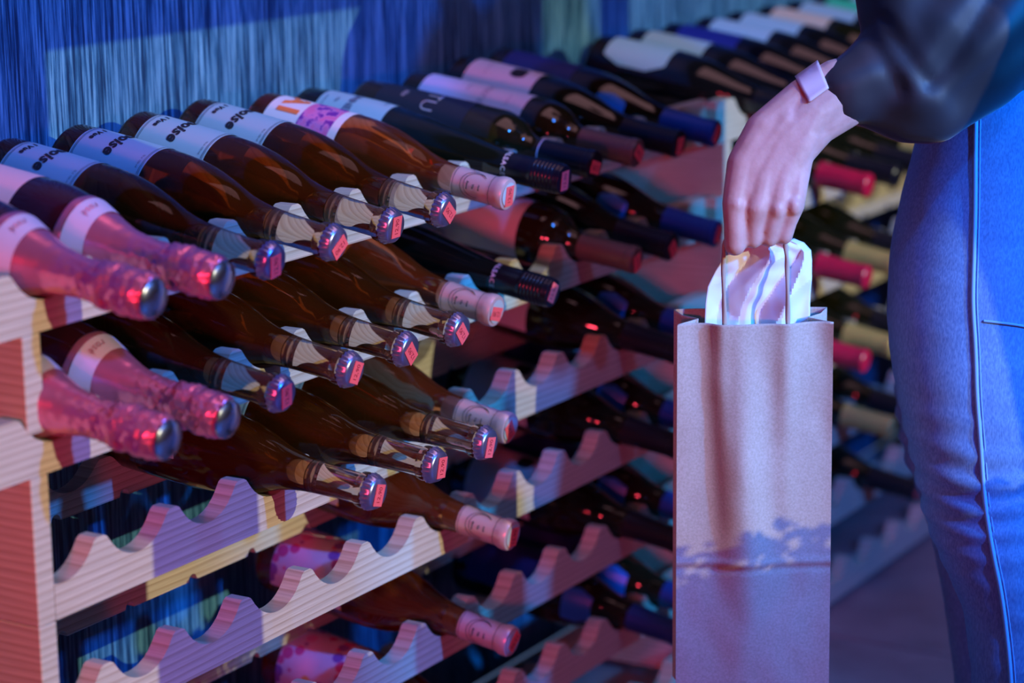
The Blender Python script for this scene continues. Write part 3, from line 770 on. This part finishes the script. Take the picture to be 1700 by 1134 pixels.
# jeans
def lev(y, front, a, b_, d, n=40, e=2.3):
    a *= PS; b_ *= PS; d *= PS
    px_m = FPX / d; c = at(front + a * px_m, y, d); ring = []
    for i in range(n):
        t = 2 * PI * i / n; cx = math.copysign(abs(math.cos(t)) ** (2 / e), math.cos(t)); sy = math.copysign(abs(math.sin(t)) ** (2 / e), math.sin(t))
        ring.append(c + RH * (a * cx) + FH * (b_ * sy))
    return ring
D1, D2 = 2.375, 2.535
near_leg = [(130, 1545, .106, .083), (240, 1520, .108, .085), (330, 1496, .110, .085), (420, 1478, .110, .084), (520, 1473, .102, .082), (600, 1480, .097, .080), (700, 1499, .090, .077), (800, 1523, .084, .073), (870, 1538, .079, .070),
            (930, 1563, .073, .066), (985, 1588, .067, .062), (1010, 1599, .064, .060), (1050, 1606, .062, .059), (1134, 1615, .061, .058), (1250, 1612, .061, .057), (1347, 1622, .055, .052), (1480, 1640, .047, .046), (1600, 1655, .042, .042), (1655, 1655, .044, .044)]
far_leg = [(330, 1540, .10, .085), (420, 1512, .10, .084), (520, 1496, .10, .082), (640, 1486, .093, .080), (700, 1490, .088, .077), (760, 1502, .083, .075), (820, 1526, .078, .072), (900, 1549, .071, .067),
           (950, 1558, .067, .063), (1000, 1568, .063, .060), (1134, 1586, .060, .058), (1250, 1588, .059, .056), (1347, 1600, .054, .052), (1480, 1620, .046, .046), (1600, 1634, .042, .042), (1560, 1634, .042, .042)][:-1]
pelvis = [(-60, 1575, .098, .13), (40, 1560, .104, .15), (150, 1572, .104, .158), (240, 1562, .104, .160), (340, 1545, .104, .157), (420, 1535, .105, .150), (500, 1535, .09, .135), (560, 1560, .07, .11), (600, 1590, .04, .08)]
bm = bmesh.new()
loft_into(bm, [lev(y, f, a, b_, D1) for y, f, a, b_ in near_leg]); loft_into(bm, [lev(y, f, a, b_, D2) for y, f, a, b_ in far_leg])
loft_into(bm, [lev(y, f, a, b_, 2.455) for y, f, a, b_ in pelvis])
jm = remeshed('jeans', bm, .0055, 22)
mw = Matrix((RH, FH, Vector((0, 0, 1)))).to_3x3()
jm.update()
nrm = [v.normal.copy() for v in jm.vertices]
for v, nn in zip(jm.vertices, nrm):
    q = mw @ v.co; z = v.co.z; s = q.x - (mw @ at(1640, 600, D1 * PS)).x
    kn = math.exp(-((z - .47) / .07) ** 2)
    d = .0022 * kn * math.sin(z * 230 + 3 * noise.noise(v.co * 9)) + .0016 * noise.noise(Vector((q.x * 9, q.y * 9, z * 60))) * (.4 + max(0, min(1, s * 14 + .2)))
    v.co += nn * d
jeans = link('jeans', local(jm), 'blue_denim', person)
from mathutils.bvhtree import BVHTree
bvh = BVHTree.FromPolygons([v.co.copy() for v in jm.vertices], [tuple(p_.vertices) for p_ in jm.polygons])
def on_jeans(px, py, out=.001):
    org = CAM - person.location; d = (at(px, py, 1) - CAM).normalized(); h = bvh.ray_cast(org, d)
    return h[0] + h[1] * out if h[0] else (at(px, py, 2.3) - person.location)
seam = [(1628, 60), (1622, 150), (1620, 240), (1619, 340), (1617, 420), (1615, 500), (1619, 580), (1622, 660), (1628, 740), (1634, 820), (1642, 880), (1651, 930), (1662, 985), (1671, 1050), (1678, 1120), (1683, 1220), (1686, 1330)]
link('side_seam', tube_mesh('side_seam', [on_jeans(*q) for q in seam], .0023, 8, True, 5), 'denim_seam', jeans)
link('stitching', tube_mesh('stitching', [on_jeans(x + 7, y, .0004) for x, y in seam], .0007, 6, True, 5), 'denim_seam', jeans)
pk = [(1633, 533), (1660, 536), (1690, 540), (1720, 546), (1750, 552)]
link('pocket_edge', tube_mesh('pocket_edge', [on_jeans(*q, .0006) for q in pk], .0014, 6, True, 4), 'denim_seam', jeans)
for dd, lv in ((D1, near_leg), (D2, far_leg)):
    c = at(lv[-1][1] + lv[-1][2] * FPX / dd, lv[-1][0], dd * PS); c.z = 0
    bm = bmesh.new(); chain_into(bm, [(c + RH * .035 + Vector((0, 0, .036)), .036), (c - RH * .05 + Vector((0, 0, .036)), .040), (c - RH * .145 + Vector((0, 0, .028)), .032)])
    chain_into(bm, [(c + Vector((0, 0, .05)), .040), (c + Vector((0, 0, .12)), .040)])
    sm_ = remeshed('shoe', bm, .006, 4)
    for v in sm_.vertices: v.co.z = max(v.co.z, 0.0)
    link('shoe', local(sm_), 'shoe_leather', person)
# blouse
bm = bmesh.new()
chain_into(bm, [A_(1404, 152, 2.278, .0330), A_(1432, 136, 2.281, .0350), A_(1470, 118, 2.285, .043)])
chain_into(bm, [A_(1500, 105, 2.288, .047), A_(1527, 128, 2.295, .0600), A_(1590, 62, 2.305, .080), A_(1680, -60, 2.33, .088), (SH, .085)])
chain_into(bm, [A_(1462, 178, 2.290, .0260), A_(1500, 190, 2.290, .0300), A_(1550, 182, 2.290, .0330), A_(1610, 110, 2.300, .054)])
chain_into(bm, [A_(1502, 62, 2.288, .0470), A_(1500, 0, 2.290, .047), A_(1540, -150, 2.30, .075), (SH, .075)])
chain_into(bm, [(SH, .07), (NK + Vector((0, 0, -.06)), .075), (SHF, .07)])
chain_into(bm, [(SHF, .07), (SHF + Vector((0, 0, -.19)) + RH * .06, .060), (SHF + Vector((0, 0, -.10)) - RH * .14, .05)])
loft_into(bm, [lev(y, f, a, b_, 2.455) for y, f, a, b_ in [(-420, 1560, .06, .10), (-330, 1510, .112, .17), (-200, 1500, .122, .165), (-60, 1560, .112, .15), (40, 1550, .114, .158), (118, 1535, .120, .165)]])
bl = remeshed('blouse', bm, .0055, 20)
bl.update(); nrm = [v.normal.copy() for v in bl.vertices]
c0 = at(1530, 120, 2.29 * PS); ax1 = (at(1700, -60, 2.29 * PS) - c0).normalized(); ax2 = (at(1470, 20, 2.29 * PS) - c0).normalized()
for v, nn in zip(bl.vertices, nrm):
    q = v.co - c0; s = q.dot(ax1); t = q.dot(ax2); far = min(1, max(0, (q.length - .02) / .08))
    wob = noise.noise(v.co * 7)
    d = .0018 * math.sin(60 * t + 10 * s + 2.2 * wob) * far + .0012 * math.sin(70 * s - 30 * t + 4 * wob) * max(0, 1 - abs(q.length - .09) / .09)
    gx, gy = q.dot(RT), q.dot(UP)                  # the deep diagonal fold where the cuff gathers
    for (x0, y0, x1, y1, wd, dp) in ((-.061, .038, -.029, -.023, .009, .007), (.064, .075, .006, -.012, .015, .010), (-.046, .046, -.003, -.017, .009, .005), (.10, .03, .03, -.03, .014, .006)):
        tt = max(0, min(1, ((gx - x0) * (x1 - x0) + (gy - y0) * (y1 - y0)) / ((x1 - x0) ** 2 + (y1 - y0) ** 2)))
        ds = math.hypot(gx - x0 - tt * (x1 - x0), gy - y0 - tt * (y1 - y0))
        if q.dot(FW) < .02: d -= dp * math.exp(-(ds / wd) ** 2)
    cuff = math.exp(-((v.co - at(1420, 140, 2.28 * PS)).length / .05) ** 2)
    d = d * (1 - cuff) + cuff * .0022 * math.sin(130 * t + 40 * s)
    v.co += nn * d
link('blouse', local(bl), 'black_satin', person)
# pale flat band across the wrist
bbody = BVHTree.FromPolygons([v.co.copy() for v in me_body.vertices], [tuple(p_.vertices) for p_ in me_body.polygons])
bm = bmesh.new(); G = []
cn = [(1320, 128), (1358, 101), (1376, 146), (1343, 170)]
for j in range(9):
    v = j / 8; row = []
    for i in range(9):
        u = i / 8
        px = (1 - v) * ((1 - u) * cn[0][0] + u * cn[1][0]) + v * ((1 - u) * cn[3][0] + u * cn[2][0])
        py = (1 - v) * ((1 - u) * cn[0][1] + u * cn[1][1]) + v * ((1 - u) * cn[3][1] + u * cn[2][1])
        dep = 2.262 - .012 * v + .020 * (1 - v) ** 2
        h = bbody.ray_cast(CAM - person.location, (at(px, py, 1) - CAM).normalized())
        q = h[0] + person.location - (at(px, py, 1) - CAM).normalized() * .0022 if h[0] else at(px, py, dep * PS)
        row.append(bm.verts.new(q))
    G.append(row)
for A, B in zip(G, G[1:]):
    for i in range(8): bm.faces.new((A[i], A[i + 1], B[i + 1], B[i]))
o = link('wristband', local(bm_mesh('wristband', bm)), 'band_pale', person)
sm = o.modifiers.new('t', 'SOLIDIFY'); sm.thickness = .0022; sm.offset = 0

# ------------------------------------------------------------------ plants on the window sill (they fringe the sunlight)
pl = thing('sill_planter', 'long planter of leafy plants on the sill of the shop window', 'planter', (0, -3.16, WZ0 - .1))
bm = bmesh.new(); add_box(bm, (-1.7, -.04, -.06), (1.7, .06, .11), .004); link('trough', bm_mesh('trough', bm, False), 'planter', pl)
bm = bmesh.new()
for k in range(9000):
    x = random.uniform(-1.7, 1.7)
    topz = .158 + .014 * noise.noise(Vector((x * 5, 0, 0))) + .012 * noise.noise(Vector((x * 40, 2, 0)))
    z = random.uniform(.10, topz); a = random.uniform(0, 2 * PI); l = random.uniform(.007, .017); wd = l * .35; tl = random.uniform(-.6, 1.2)
    dx = Vector((math.cos(a) * math.cos(tl), .4 * math.sin(a), math.sin(tl))).normalized(); sd = dx.cross(Vector((.2, 1, .1))).normalized()
    c = Vector((x, random.uniform(-.02, .03), z))
    vs_ = [bm.verts.new(q) for q in (c, c + dx * l * .5 + sd * wd, c + dx * l, c + dx * l * .5 - sd * wd)]; bm.faces.new(vs_)
o = link('foliage', bm_mesh('foliage', bm, False), 'leaf_green', pl); o['kind'] = 'stuff'
